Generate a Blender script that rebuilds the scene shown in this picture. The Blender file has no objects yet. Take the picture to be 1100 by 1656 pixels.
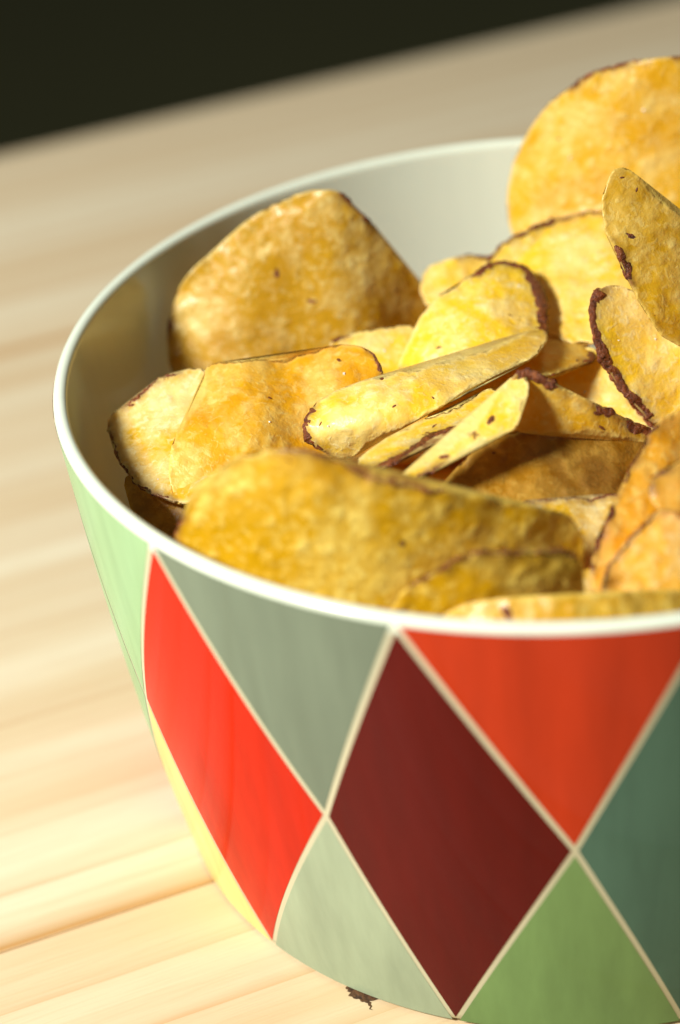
import bpy, math, random
import numpy as np
from mathutils import Vector, Matrix, noise
from mathutils.geometry import delaunay_2d_cdt

sc = bpy.context.scene
col = sc.collection

# ------------------------------------------------------------------ camera
cam_d = bpy.data.cameras.new("camera")
cam = bpy.data.objects.new("camera", cam_d)
col.objects.link(cam)
RIGHT = Vector((0.99727485, 0.01148193, -0.07287683))
UP = Vector((0.05556424, 0.53293757, 0.84432823))
FWD = Vector((-0.04853332, 0.84607666, -0.53084725))
cam_m = Matrix((RIGHT, UP, -FWD)).transposed().to_4x4()
cam_m.translation = Vector((-0.019125, -0.3804, 0.29985))
cam.matrix_world = cam_m
cam_d.sensor_fit = 'VERTICAL'
cam_d.sensor_height = 36.0
cam_d.lens = 3900.0 / 1656.0 * 36.0
cam_d.clip_start = 0.01
cam_d.clip_end = 50.0
cam_d.dof.use_dof = True
cam_d.dof.focus_distance = 0.424
cam_d.dof.aperture_fstop = 7.5
cam_d.dof.aperture_blades = 0
sc.camera = cam

# ------------------------------------------------------------------ light
world = bpy.data.worlds.new("World")
sc.world = world
world.use_nodes = True
bg = world.node_tree.nodes["Background"]
bg.inputs[0].default_value = (0.86, 0.92, 0.80, 1)
bg.inputs[1].default_value = 0.08

def area(name, loc, target, size, power, color):
    d = bpy.data.lights.new(name, 'AREA')
    d.shape = 'SQUARE'
    d.size = size
    d.energy = power
    d.color = color
    o = bpy.data.objects.new(name, d)
    col.objects.link(o)
    o.location = loc
    o.rotation_euler = (Vector(target) - Vector(loc)).to_track_quat('-Z', 'Y').to_euler()
    return o
area("window_lamp", (-0.61, -0.40, 0.70), (0, 0, 0.05), 0.18, 17.5, (1.0, 0.97, 0.90))

sc.view_settings.view_transform = 'Standard'
sc.view_settings.look = 'None'
sc.view_settings.exposure = 0.0
sc.view_settings.gamma = 1.0
sc.view_settings.use_curve_mapping = False
sc.render.engine = 'CYCLES'
sc.cycles.max_bounces = 7
sc.cycles.diffuse_bounces = 4
sc.cycles.glossy_bounces = 3
sc.cycles.transmission_bounces = 4
sc.cycles.use_denoising = True

# ------------------------------------------------------------------ helpers
def lin(r, g, b):
    f = lambda v: (v / 255 / 12.92) if v / 255 <= 0.04045 else ((v / 255 + 0.055) / 1.055) ** 2.4
    return (f(r), f(g), f(b), 1.0)

def mesh_obj(name, verts, faces, mat, parent=None, smooth=True, loc=None):
    me = bpy.data.meshes.new(name)
    me.from_pydata([tuple(v) for v in verts], [], faces)
    if smooth:
        me.polygons.foreach_set('use_smooth', [True] * len(me.polygons))
    me.materials.append(mat)
    me.update()
    o = bpy.data.objects.new(name, me)
    col.objects.link(o)
    if parent is not None:
        o.parent = parent
    if loc is not None:
        o.location = loc
    return o

def empty(name, loc, label, cat, group=None):
    o = bpy.data.objects.new(name, None)
    o.empty_display_size = 0.01
    col.objects.link(o)
    o.location = loc
    o['label'] = label
    o['category'] = cat
    if group:
        o['group'] = group
    return o

class NT:
    def __init__(self, name):
        self.m = bpy.data.materials.new(name)
        self.m.use_nodes = True
        self.t = self.m.node_tree
        self.b = self.t.nodes['Principled BSDF']
        self.out = self.t.nodes['Material Output']
    def n(self, typ, **kw):
        nd = self.t.nodes.new(typ)
        for k, v in kw.items():
            if k in nd.inputs:
                nd.inputs[k].default_value = v
            else:
                setattr(nd, k, v)
        return nd
    def l(self, a, b):
        self.t.links.new(a, b)
    def noise(self, vec, scale, detail=4, rough=0.55, dist=0.0):
        nd = self.n('ShaderNodeTexNoise')
        nd.inputs['Scale'].default_value = scale
        nd.inputs['Detail'].default_value = detail
        nd.inputs['Roughness'].default_value = rough
        nd.inputs['Distortion'].default_value = dist
        self.l(vec, nd.inputs['Vector'])
        return nd.outputs[0]
    def ramp(self, fac, p0, p1, v0=0.0, v1=1.0, interp='LINEAR'):
        nd = self.n('ShaderNodeMapRange')
        nd.interpolation_type = 'SMOOTHSTEP' if interp == 'EASE' else 'LINEAR'
        nd.inputs[1].default_value = p0
        nd.inputs[2].default_value = p1
        nd.inputs[3].default_value = v0
        nd.inputs[4].default_value = v1
        self.l(fac, nd.inputs[0])
        return nd.outputs[0]
    def mix(self, fac, a, b, mode='MIX'):
        nd = self.n('ShaderNodeMix')
        nd.data_type = 'RGBA'
        nd.blend_type = mode
        for sock, val in ((nd.inputs[0], fac), (nd.inputs[6], a), (nd.inputs[7], b)):
            if isinstance(val, (int, float, tuple)):
                sock.default_value = val
            else:
                self.l(val, sock)
        return nd.outputs[2]
    def math(self, op, a, b=0.0):
        nd = self.n('ShaderNodeMath')
        nd.operation = op
        for i, val in enumerate((a, b)):
            if isinstance(val, (int, float)):
                nd.inputs[i].default_value = val
            else:
                self.l(val, nd.inputs[i])
        return nd.outputs[0]
    def bump(self, h, strength, dist, prev=None):
        nd = self.n('ShaderNodeBump')
        nd.inputs['Strength'].default_value = strength
        nd.inputs['Distance'].default_value = dist
        self.l(h, nd.inputs['Height'])
        if prev is not None:
            self.l(prev, nd.inputs['Normal'])
        return nd.outputs[0]

# ------------------------------------------------------------------ table
AZ = 0.416
TD = Vector((math.cos(AZ), math.sin(AZ), 0))
TN = Vector((-math.sin(AZ), math.cos(AZ), 0))
BW = 0.0565
EDGE = 0.355

def wood_material():
    w = NT("pine_wood")
    tc = w.n('ShaderNodeTexCoord')
    oi = w.n('ShaderNodeObjectInfo')
    off = w.n('ShaderNodeVectorMath'); off.operation = 'SCALE'
    cmb = w.n('ShaderNodeCombineXYZ')
    w.l(oi.outputs['Random'], cmb.inputs[0]); w.l(oi.outputs['Random'], cmb.inputs[1]); w.l(oi.outputs['Random'], cmb.inputs[2])
    w.l(cmb.outputs[0], off.inputs[0]); off.inputs['Scale'].default_value = 37.0
    add = w.n('ShaderNodeVectorMath'); add.operation = 'ADD'
    w.l(tc.outputs['Object'], add.inputs[0]); w.l(off.outputs[0], add.inputs[1])
    def stretched(sx, sy, sz):
        mp = w.n('ShaderNodeMapping')
        mp.inputs['Scale'].default_value = (sx, sy, sz)
        w.l(add.outputs[0], mp.inputs[0])
        return mp.outputs[0]
    broad = w.noise(stretched(2.2, 45, 30), 1.0, 3, 0.5, 0.6)
    lines = w.noise(stretched(3.0, 170, 60), 1.0, 3, 0.6, 1.0)
    fibre = w.noise(stretched(70, 1700, 900), 1.0, 3, 0.6)
    # year rings: each ring darkens slowly and ends in a sharp latewood line
    sp = w.n('ShaderNodeSeparateXYZ'); w.l(tc.outputs['Object'], sp.inputs[0])
    warp = w.noise(stretched(2.0, 24, 10), 1.0, 2, 0.5)
    yy = w.math('ADD', sp.outputs[1], w.ramp(warp, 0.2, 0.8, -0.0045, 0.0045))
    ph = w.math('DIVIDE', yy, 0.01612)
    fr = w.math('FRACT', ph)
    wn = w.n('ShaderNodeTexWhiteNoise'); wn.noise_dimensions = '1D'
    w.l(w.math('ADD', w.math('FLOOR', ph), w.math('MULTIPLY', oi.outputs['Random'], 50.0)), wn.inputs['W'])
    fall = w.math('POWER', w.math('SUBTRACT', 1.0, fr), 7.0)
    thin = w.math('POWER', w.math('SUBTRACT', 1.0, fr), 40.0)
    ring = w.math('ADD', w.math('MULTIPLY', fall, w.ramp(wn.outputs['Value'], 0.1, 1.0, 0.0, 0.55)), w.math('MULTIPLY', thin, 0.22))
    ring = w.math('ADD', ring, w.ramp(sp.outputs[1], 0.0, 0.0065, 0.95, 0.0))
    ring = w.math('MULTIPLY', ring, w.ramp(lines, 0.30, 0.6, 0.6, 1.0))
    c = w.mix(w.ramp(broad, 0.34, 0.68), lin(222, 213, 185), lin(207, 185, 147))
    c = w.mix(w.ramp(lines, 0.54, 0.74, 0, 0.30), c, lin(194, 160, 114))
    c = w.mix(ring, c, lin(184, 142, 88))
    c = w.mix(w.ramp(oi.outputs['Random'], 0, 1, 0.0, 0.22), c, lin(214, 182, 140))
    c = w.mix(w.ramp(fibre, 0.45, 0.78, 0, 0.20), c, lin(186, 144, 94))
    w.l(c, w.b.inputs['Base Color'])
    w.b.inputs['Roughness'].default_value = 0.46
    w.b.inputs['Specular IOR Level'].default_value = 0.4
    b = w.bump(fibre, 0.25, 0.0003)
    b = w.bump(lines, 0.15, 0.0004, b)
    w.l(b, w.b.inputs['Normal'])
    return w.m
WOOD = wood_material()

floor_m = NT("dark_floor")
fl_c = floor_m.n('ShaderNodeTexCoord')
fl_n = floor_m.noise(fl_c.outputs['Object'], 3.0, 4)
floor_m.l(floor_m.mix(fl_n, lin(92, 90, 56), lin(80, 80, 48)), floor_m.b.inputs['Base Color'])
floor_m.b.inputs['Roughness'].default_value = 0.9
floor = mesh_obj('floor', [(-8, -8, -0.72), (8, -8, -0.72), (8, 8, -0.72), (-8, 8, -0.72)], [(0, 1, 2, 3)], floor_m.m, smooth=False)
floor['kind'] = 'structure'
floor['label'] = 'dark olive floor below the table'

table = empty('wooden_table', (0, 0, 0), 'pale pine table top of glued boards under the patterned bowl', 'table')

def plank_mesh(width, length=1.7, thick=0.028, gap=0.00005, bev=0.00022):
    # cross-section with rounded upper arrises, local x = along, y = across, z top = 0
    y0, y1 = gap, width - gap
    sec = [(y0, -thick), (y0, -bev), (y0 + bev * .3, -bev * .3), (y0 + bev, 0), (y1 - bev, 0), (y1 - bev * .3, -bev * .3), (y1, -bev), (y1, -thick)]
    n = len(sec)
    v = [(-length / 2, y, z) for y, z in sec] + [(length / 2, y, z) for y, z in sec]
    f = [(i, (i + 1) % n, n + (i + 1) % n, n + i) for i in range(n)]
    f = [tuple(reversed(q)) for q in f] + [tuple(range(n)), tuple(range(2 * n - 1, n - 1, -1))]
    me = bpy.data.meshes.new('plank')
    me.from_pydata(v, [], f)
    me.materials.append(WOOD)
    me.update()
    return me
joints = [-0.4528, -0.3398, -0.2268, -0.1138, -0.0008, 0.2252, EDGE]
meshes = {}
planks = []
for k in range(len(joints) - 1):
    wd = round(joints[k + 1] - joints[k], 4)
    if wd not in meshes:
        meshes[wd] = plank_mesh(wd)
    o = bpy.data.objects.new('plank', meshes[wd])
    col.objects.link(o)
    o.parent = table
    o.location = TN * joints[k] + TD * (0.05 * ((k * 7) % 5 - 2)) + Vector((0, 0, [0, -0.00008, -0.00003, -0.00010][k % 4]))
    o.rotation_euler = (0, 0, AZ)
    planks.append(o)

# knot beside the bowl's foot: dark ring of bark with cracked outline, let into its board
kn = NT("knot_bark")
kt = kn.n('ShaderNodeTexCoord')
kc = kn.noise(kt.outputs['Object'], 700.0, 5, 0.7)
kn.l(kn.mix(kn.ramp(kc, 0.35, 0.7), lin(38, 24, 14), lin(120, 82, 44)), kn.b.inputs['Base Color'])
kn.b.inputs['Roughness'].default_value = 0.7
kn.l(kn.bump(kc, 0.8, 0.0006), kn.b.inputs['Normal'])
def knot(world_xy, rx, ry, seed):
    random.seed(seed)
    vs, fs = [(0, 0, 0.0002)], []
    N = 72
    for i in range(N):
        a = 2 * math.pi * i / N
        k = 1 + 0.22 * noise.noise(Vector((math.cos(a) * 1.6, math.sin(a) * 1.6, seed))) + 0.10 * noise.noise(Vector((math.cos(a) * 6, math.sin(a) * 6, seed + 4)))
        vs.append((rx * k * math.cos(a), ry * k * math.sin(a), 0.00006))
    fs = [(0, 1 + i, 1 + (i + 1) % N) for i in range(N)]
    # a short crack running out of it
    b = len(vs)
    for i in range(7):
        t = i / 6
        x = -rx * 0.55 + 0.0012 * noise.noise(Vector((t * 4, 1, seed)))
        y = -ry * 0.8 - t * 0.0028
        wd = 0.0004 * (1 - t) + 0.00005
        vs += [(x - wd, y, 0.00007), (x + wd, y, 0.00007)]
    fs += [(b + 2 * i, b + 2 * i + 2, b + 2 * i + 3, b + 2 * i + 1) for i in range(6)]
    s = Vector((*world_xy, 0)).dot(TN)
    k = max(i for i in range(len(planks)) if joints[i] <= s)
    o = mesh_obj('knot', vs, fs, kn.m, planks[k])
    o['label'] = 'dark bark edged knot in the board at the foot of the bowl'
    pl = planks[k]
    m = Matrix.Translation(pl.location) @ Matrix.Rotation(AZ, 4, 'Z')
    p = m.inverted() @ Vector((*world_xy, 0))
    o.location = (p.x, p.y, -pl.location.z * 0 + 0.00002)
knot((-0.0386, -0.0616), 0.0050, 0.0034, 3)

# ------------------------------------------------------------------ bowl
R, H, RB = 0.090, 0.09525, 0.075675
K1, K2 = 0.001575, 0.00045
TH = 0.0027
def prof(z):
    t = z / H
    return RB + (R - RB) * t + 4 * K1 * t * (1 - t) + 4 * K2 * t * (1 - t) * (1 - 2 * t)

def glaze(name, color, rough=0.07, streak=0.10):
    g = NT(name)
    tc = g.n('ShaderNodeTexCoord')
    mp = g.n('ShaderNodeMapping')
    mp.inputs['Scale'].default_value = (160, 160, 9)
    g.l(tc.outputs['Object'], mp.inputs[0])
    n1 = g.noise(mp.outputs[0], 1.0, 4, 0.6)
    n2 = g.noise(tc.outputs['Object'], 45.0, 3)
    dark = tuple(c * (1 - streak * 1.6) for c in color[:3]) + (1,)
    lite = tuple(min(1, c * (1 + streak)) for c in color[:3]) + (1,)
    c = g.mix(g.ramp(n1, 0.3, 0.7), dark, lite)
    c = g.mix(g.ramp(n2, 0.3, 0.7, 0, 0.25), c, dark)
    g.l(c, g.b.inputs['Base Color'])
    g.b.inputs['Roughness'].default_value = 0.42
    g.b.inputs['Coat Weight'].default_value = 0.5
    g.b.inputs['Coat IOR'].default_value = 1.32
    g.b.inputs['Specular IOR Level'].default_value = 0.0
    g.b.inputs['Coat Roughness'].default_value = rough
    fine = g.noise(tc.outputs['Object'], 900.0, 2)
    g.l(g.bump(fine, 0.06, 0.0002), g.b.inputs['Normal'])
    return g.m
CREAM = glaze("cream_glaze", lin(220, 230, 212), 0.14, 0.02)

cb_ = CREAM.node_tree.nodes['Principled BSDF']
cb_.inputs['Coat IOR'].default_value = 1.5
cb_.inputs['Coat Weight'].default_value = 1.0
bowl = empty('bowl', (0, 0, 0), 'round bowl with coloured harlequin diamonds and cream rim, full of potato chips', 'bowl')
def lathe(pr, seg=288):
    vs, fs = [], []
    for (r, z) in pr:
        for i in range(seg):
            a = 2 * math.pi * i / seg
            vs.append((r * math.cos(a), r * math.sin(a), z))
    n = len(pr)
    for j in range(n - 1):
        for i in range(seg):
            i2 = (i + 1) % seg
            fs.append((j * seg + i, j * seg + i2, (j + 1) * seg + i2, (j + 1) * seg + i))
    return vs, fs
Z0 = 0.0004
pr = [(0.0005, 0.0016), (RB - 0.012, 0.0016), (RB - 0.010, Z0), (RB - 0.0012, Z0), (RB - 0.0003, Z0 + 0.0003)]
NZ = 60
ztop = H - TH * 0.5
for i in range(NZ + 1):
    z = 0.0012 + (ztop - 0.0012) * i / NZ
    pr.append((prof(z), z))
rc = prof(ztop) - TH * 0.5
for i in range(1, 12):
    a = math.pi * i / 12
    pr.append((rc + TH * 0.5 * math.cos(a), ztop + TH * 0.5 * math.sin(a)))
for i in range(41):
    z = ztop - (ztop - 0.016) * i / 40
    pr.append((prof(z) - TH, z))
rin = prof(0.016) - TH
for i in range(1, 11):
    a = math.pi / 2 * i / 10
    pr.append((rin - 0.012 * (1 - math.cos(a)), 0.016 - 0.012 * math.sin(a)))
pr.append((0.0005, 0.004))
v, f = lathe(pr)
body = mesh_obj('body', v, f, CREAM, bowl)
body.data.materials.append(glaze("print_ground", lin(204, 200, 170), 0.07, 0.03))
n_out = 5 + int(NZ * 0.99)
body.data.polygons.foreach_set('material_index', [1 if i < n_out * 288 else 0 for i in range(len(body.data.polygons))])

# painted harlequin: every field is its own slightly proud patch of glaze
TH0, DT = -2.4287, math.pi / 6
TT, TM, TB = 0.9870, 0.5063, 0.0034
OM, OB = -0.4201, 0.0163
RM = 0.084
LW = 0.0005
def P_top(k): return ((TH0 + k * DT) * RM, TT * H)
MADJ = {0: -0.07, 1: 0.03, 2: -0.02}
def P_mid(k): return ((TH0 + (k + OM + MADJ.get(k % 12 if k >= 0 else k, 0.0)) * DT) * RM, TM * H)
def P_bot(k): return ((TH0 + (k + OB) * DT) * RM, TB * H)
def inset(poly, ds):
    n = len(poly)
    lines = []
    for i in range(n):
        (x1, y1), (x2, y2) = poly[i], poly[(i + 1) % n]
        L = math.hypot(x2 - x1, y2 - y1)
        nx, ny = -(y2 - y1) / L, (x2 - x1) / L      # ccw -> inward
        lines.append((nx, ny, nx * x1 + ny * y1 + ds[i]))
    out = []
    for i in range(n):
        a, b = lines[i - 1], lines[i]
        det = a[0] * b[1] - a[1] * b[0]
        out.append(((a[2] * b[1] - b[2] * a[1]) / det, (a[0] * b[2] - b[0] * a[2]) / det))
    return out
def patch(poly, mat, label):
    q = poly if len(poly) == 4 else [poly[0], poly[1], poly[2], poly[2]]
    N = 22
    vs, fs = [], []
    for j in range(N + 1):
        for i in range(N + 1):
            a, b = i / N, j / N
            x = (1 - a) * (1 - b) * q[0][0] + a * (1 - b) * q[1][0] + a * b * q[2][0] + (1 - a) * b * q[3][0]
            y = (1 - a) * (1 - b) * q[0][1] + a * (1 - b) * q[1][1] + a * b * q[2][1] + (1 - a) * b * q[3][1]
            th = x / RM
            r = prof(y) + 0.00005
            vs.append((r * math.cos(th), r * math.sin(th), y))
    for j in range(N):
        for i in range(N):
            p = (j * (N + 1) + i, j * (N + 1) + i + 1, (j + 1) * (N + 1) + i + 1, (j + 1) * (N + 1) + i)
            if len(poly) == 3 and j == N - 1:
                p = p[:3]
            fs.append(p)
    o = mesh_obj('diamond' if len(poly) == 4 else 'triangle', vs, fs, mat, bowl)
    o['label'] = label
GL = {
    'mint': (glaze('glaze_mint', lin(152, 188, 142)), 'pale mint green'),
    'red': (glaze('glaze_red', lin(200, 36, 11)), 'bright red'),
    'sage': (glaze('glaze_sage', lin(116, 129, 111)), 'grey sage'),
    'maroon': (glaze('glaze_maroon', lin(92, 14, 10)), 'dark maroon'),
    'orange': (glaze('glaze_orange', lin(192, 58, 26)), 'orange red'),
    'teal': (glaze('glaze_teal', lin(82, 116, 100)), 'deep teal green'),
    'leaf': (glaze('glaze_leaf', lin(122, 156, 96)), 'leaf green'),
    'mist': (glaze('glaze_mist', lin(164, 180, 152)), 'pale grey green'),
    'yellow': (glaze('glaze_yellow', lin(236, 218, 140)), 'pale yellow'),
}
dia = {-1: 'mint', 0: 'red', 1: 'maroon', 2: 'teal', 3: 'red', 4: 'sage', 5: 'yellow', 6: 'maroon', 7: 'leaf', 8: 'orange', 9: 'teal', 10: 'mint'}
upt = {0: 'mint', 1: 'sage', 2: 'orange', 3: 'yellow', 4: 'maroon', 5: 'leaf', 6: 'mist', 7: 'red', 8: 'sage', 9: 'mint', 10: 'maroon', 11: 'orange'}
lot = {0: 'yellow', 1: 'mist', 2: 'leaf', 3: 'orange', 4: 'mint', 5: 'maroon', 6: 'teal', 7: 'sage', 8: 'yellow', 9: 'leaf', 10: 'mist', 11: 'red'}
for k in range(-1, 11):
    m, nm = GL[dia[k]]
    patch(inset([P_bot(k), P_mid(k + 1), P_top(k), P_mid(k)], [LW] * 4), m, nm + ' diamond on the bowl')
for k in range(12):
    m, nm = GL[upt[k]]
    # apex at the bottom: order so that the collapsed corner is the apex
    tri = inset([P_mid(k), P_top(k), P_top(k - 1)], [LW, 0.0, LW])
    patch([tri[1], tri[2], tri[0]], m, nm + ' triangle under the rim')
    m, nm = GL[lot[k]]
    tri = inset([P_bot(k - 1), P_bot(k), P_mid(k)], [0.0004, LW, LW])
    patch([tri[0], tri[1], tri[2]], m, nm + ' triangle at the foot')

# ------------------------------------------------------------------ chips
def chip_material(name, light, mid, dark, cover=0.5, toast=0.25, trans=0.30, blot=85.0, spots=1.0):
    c = NT("chip_" + name)
    tc = c.n('ShaderNodeTexCoord')
    oi = c.n('ShaderNodeObjectInfo')
    sc_ = c.n('ShaderNodeVectorMath'); sc_.operation = 'ADD'
    cmb = c.n('ShaderNodeCombineXYZ')
    r_ = c.math('MULTIPLY', oi.outputs['Random'], 9.0)
    for i in range(3):
        c.l(r_, cmb.inputs[i])
    c.l(tc.outputs['Object'], sc_.inputs[0]); c.l(cmb.outputs[0], sc_.inputs[1])
    vec = sc_.outputs[0]
    at = c.n('ShaderNodeAttribute'); at.attribute_name = 'rim'
    sk = c.n('ShaderNodeAttribute'); sk.attribute_name = 'scorch'
    bl = c.n('ShaderNodeAttribute'); bl.attribute_name = 'blister'
    n1 = c.noise(vec, blot, 3, 0.6, 0.4)
    n2 = c.noise(vec, 300.0, 3, 0.65, 0.4)
    n3 = c.noise(vec, 55.0, 3, 0.5, 0.5)
    n4 = c.noise(vec, 1500.0, 2, 0.6)
    # fry blisters: sparse bubbles of two sizes, outlines bent by noise
    wob = c.n('ShaderNodeTexNoise'); wob.inputs['Scale'].default_value = 260.0
    c.l(vec, wob.inputs['Vector'])
    wv = c.n('ShaderNodeVectorMath'); wv.operation = 'MULTIPLY_ADD'
    c.l(wob.outputs['Color'], wv.inputs[0]); wv.inputs[1].default_value = (0.0035, 0.0035, 0.0035); c.l(vec, wv.inputs[2])
    def bubbles(scale, gate):
        vo = c.n('ShaderNodeTexVoronoi'); vo.inputs['Scale'].default_value = scale
        c.l(wv.outputs[0], vo.inputs['Vector'])
        s_ = c.n('ShaderNodeSeparateColor'); c.l(vo.outputs['Color'], s_.inputs[0])
        d = c.ramp(vo.outputs['Distance'], 0.62, 0.12, 0, 1, 'EASE')
        return c.math('MULTIPLY', d, c.ramp(s_.outputs[0], gate, gate + 0.25))
    b1 = bubbles(340.0, 0.35)
    b2 = c.ramp(c.noise(vec, 640.0, 3, 0.6, 0.7), 0.53, 0.63)
    bub = c.math('ADD', c.math('MULTIPLY', b1, 0.7), c.math('MULTIPLY', b2, 0.95))
    f1 = c.math('ADD', c.ramp(n1, 0.38, 0.62, -0.55, 0.55), c.ramp(n2, 0.34, 0.66, -0.35, 0.35))
    f1 = c.math('ADD', f1, cover)
    cl = c.n('ShaderNodeClamp'); c.l(f1, cl.inputs[0])
    colr = c.mix(cl.outputs[0], mid, c.mix(0.62, mid, light))
    gate = c.ramp(cl.outputs[0], 0.0, 1.0, 0.45, 1.0)
    cb = c.n('ShaderNodeClamp'); c.l(c.math('MULTIPLY', c.math('MULTIPLY', bub, gate), spots), cb.inputs[0])
    colr = c.mix(cb.outputs[0], colr, light)
    colr = c.mix(c.ramp(n3, 0.50, 0.68, 0, toast), colr, dark, 'MIX')
    # fried edge, painted rim light and scorched flesh beside the skin
    edge = c.math('MULTIPLY', c.ramp(at.outputs['Fac'], 0.93, 1.0), c.ramp(n2, 0.35, 0.6))
    colr = c.mix(c.math('MULTIPLY', edge, 0.25), colr, dark)
    colr = c.mix(c.ramp(at.outputs['Fac'], 0.972, 1.0, 0, 0.55), colr, light)  # light glowing through the thin edge, painted into the colour as a pale rim
    sc2 = c.math('MULTIPLY', sk.outputs['Fac'], c.ramp(n2, 0.30, 0.62))
    colr = c.mix(c.math('MULTIPLY', sc2, 0.85), colr, lin(134, 66, 24))
    # tiny red brown flecks
    vo = c.n('ShaderNodeTexVoronoi'); vo.inputs['Scale'].default_value = 170.0
    c.l(vec, vo.inputs['Vector'])
    sel = c.n('ShaderNodeSeparateColor'); c.l(vo.outputs['Color'], sel.inputs[0])
    dist = c.math('ADD', vo.outputs['Distance'], c.ramp(n4, 0.3, 0.7, -0.10, 0.10))
    fk = c.math('MULTIPLY', c.ramp(dist, 0.08, 0.14, 1, 0), c.ramp(sel.outputs[0], 0.92, 0.93))
    colr = c.mix(c.math('MULTIPLY', fk, 0.8), colr, lin(112, 46, 20))
    hgt = c.math('ADD', c.math('ADD', c.math('MULTIPLY', b1, 0.42), c.math('MULTIPLY', b2, 0.10)), c.math('ADD', c.math('MULTIPLY', n2, 0.5), c.math('MULTIPLY', n4, 0.34)))
    b = c.bump(hgt, 0.45, 0.0007)
    c.l(colr, c.b.inputs['Base Color'])
    c.l(c.ramp(n2, 0.3, 0.7, 0.34, 0.54), c.b.inputs['Roughness'])
    c.b.inputs['Specular IOR Level'].default_value = 0.5
    c.b.inputs['Coat Weight'].default_value = 0.22
    c.b.inputs['Coat Roughness'].default_value = 0.18
    c.l(b, c.b.inputs['Normal'])
    tr = c.n('ShaderNodeBsdfTranslucent')
    c.l(c.mix(0.6, c.mix(0.25, colr, (1, 1, 1, 1)), lin(255, 212, 60), 'MULTIPLY'), tr.inputs['Color'])
    c.l(b, tr.inputs['Normal'])
    ms = c.n('ShaderNodeMixShader')
    ms.inputs[0].default_value = trans
    c.l(c.b.outputs[0], ms.inputs[1]); c.l(tr.outputs[0], ms.inputs[2])
    c.l(ms.outputs[0], c.out.inputs['Surface'])
    return c.m
TONE = {
    'tan': chip_material('tan', lin(248, 230, 146), lin(214, 168, 30), lin(188, 134, 10), 0.18, 0.5, 0.36),
    'gold': chip_material('gold', lin(254, 234, 142), lin(242, 194, 36), lin(222, 158, 16), 0.32, 0.4, 0.36),
    'bright': chip_material('bright', lin(255, 243, 168), lin(252, 214, 48), lin(244, 188, 22), 0.42, 0.5, 0.27),
    'olive': chip_material('olive', lin(246, 224, 126), lin(224, 182, 34), lin(204, 152, 12), 0.32, 0.45, 0.36),
    'orange': chip_material('orange', lin(253, 222, 118), lin(244, 180, 32), lin(226, 138, 10), 0.3, 0.45, 0.38),
    'pale_orange': chip_material('pale_orange', lin(254, 230, 152), lin(248, 194, 60), lin(232, 156, 24), 0.6, 0.35, 0.34),
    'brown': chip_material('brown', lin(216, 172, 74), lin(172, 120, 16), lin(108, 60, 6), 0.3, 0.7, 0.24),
    'pale': chip_material('pale', lin(254, 242, 190), lin(248, 218, 116), lin(232, 184, 58), 0.8, 0.2, 0.3),
    'mottled': chip_material('mottled', lin(254, 243, 180), lin(236, 192, 46), lin(200, 144, 22), 0.5, 0.45, 0.32, blot=110),
    'wavy': chip_material('wavy', lin(254, 232, 130), lin(243, 188, 28), lin(228, 154, 8), 0.25, 0.5, 0.38),
    'front': chip_material('front', lin(250, 226, 116), lin(218, 170, 8), lin(194, 136, 1), 0.20, 0.4, 0.26, spots=0.95),
}
pe = NT("chip_peel")
pt_ = pe.n('ShaderNodeTexCoord')
pn = pe.noise(pt_.outputs['Object'], 900.0, 5, 0.7)
pn2 = pe.noise(pt_.outputs['Object'], 260.0, 3, 0.6)
pc = pe.mix(pe.ramp(pn, 0.35, 0.7), lin(70, 28, 9), lin(152, 80, 32))
pc = pe.mix(pe.ramp(pn2, 0.56, 0.74, 0, 0.5), pc, lin(192, 116, 54))
pe.l(pc, pe.b.inputs['Base Color'])
pe.b.inputs['Roughness'].default_value = 0.38
pe.l(pe.bump(pn, 0.9, 0.0008), pe.b.inputs['Normal'])
PEEL = pe.m

AW = Vector((0, 0.85, -0.5268)).normalized()
AU = Vector((1, 0, 0))
AV = AU.cross(AW)
if AV.z < 0:
    AV = -AV
FR = np.array([AU, AV, AW])

def tps_fit(xy, w, lam=2e-4):
    n = len(xy)
    d = np.linalg.norm(xy[:, None] - xy[None], axis=2)
    K = np.where(d > 1e-9, d * d * np.log(d + 1e-12), 0) + lam * np.eye(n)
    Pm = np.hstack([np.ones((n, 1)), xy])
    A = np.zeros((n + 3, n + 3))
    A[:n, :n] = K; A[:n, n:] = Pm; A[n:, :n] = Pm.T
    return np.linalg.solve(A, np.concatenate([w, np.zeros(3)])), xy
def tps_eval(fit, q):
    c, xy = fit
    d = np.linalg.norm(q[:, None] - xy[None], axis=2)
    K = np.where(d > 1e-9, d * d * np.log(d + 1e-12), 0)
    return K @ c[:-3] + c[-3] + q @ c[-2:]

def closed_spline(p, n):
    m = len(p)
    out, par = [], []
    for i in range(n):
        t = m * i / n
        k = int(t); s = t - k
        a, b, c_, d = p[k - 1], p[k % m], p[(k + 1) % m], p[(k + 2) % m]
        out.append(0.5 * (2 * b + (c_ - a) * s + (2 * a - 5 * b + 4 * c_ - d) * s * s + (3 * b - a - 3 * c_ + d) * s ** 3))
        par.append(t)
    return np.array(out), np.array(par)

def nz(x, y, z):
    return noise.noise(Vector((x, y, z)))

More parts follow.
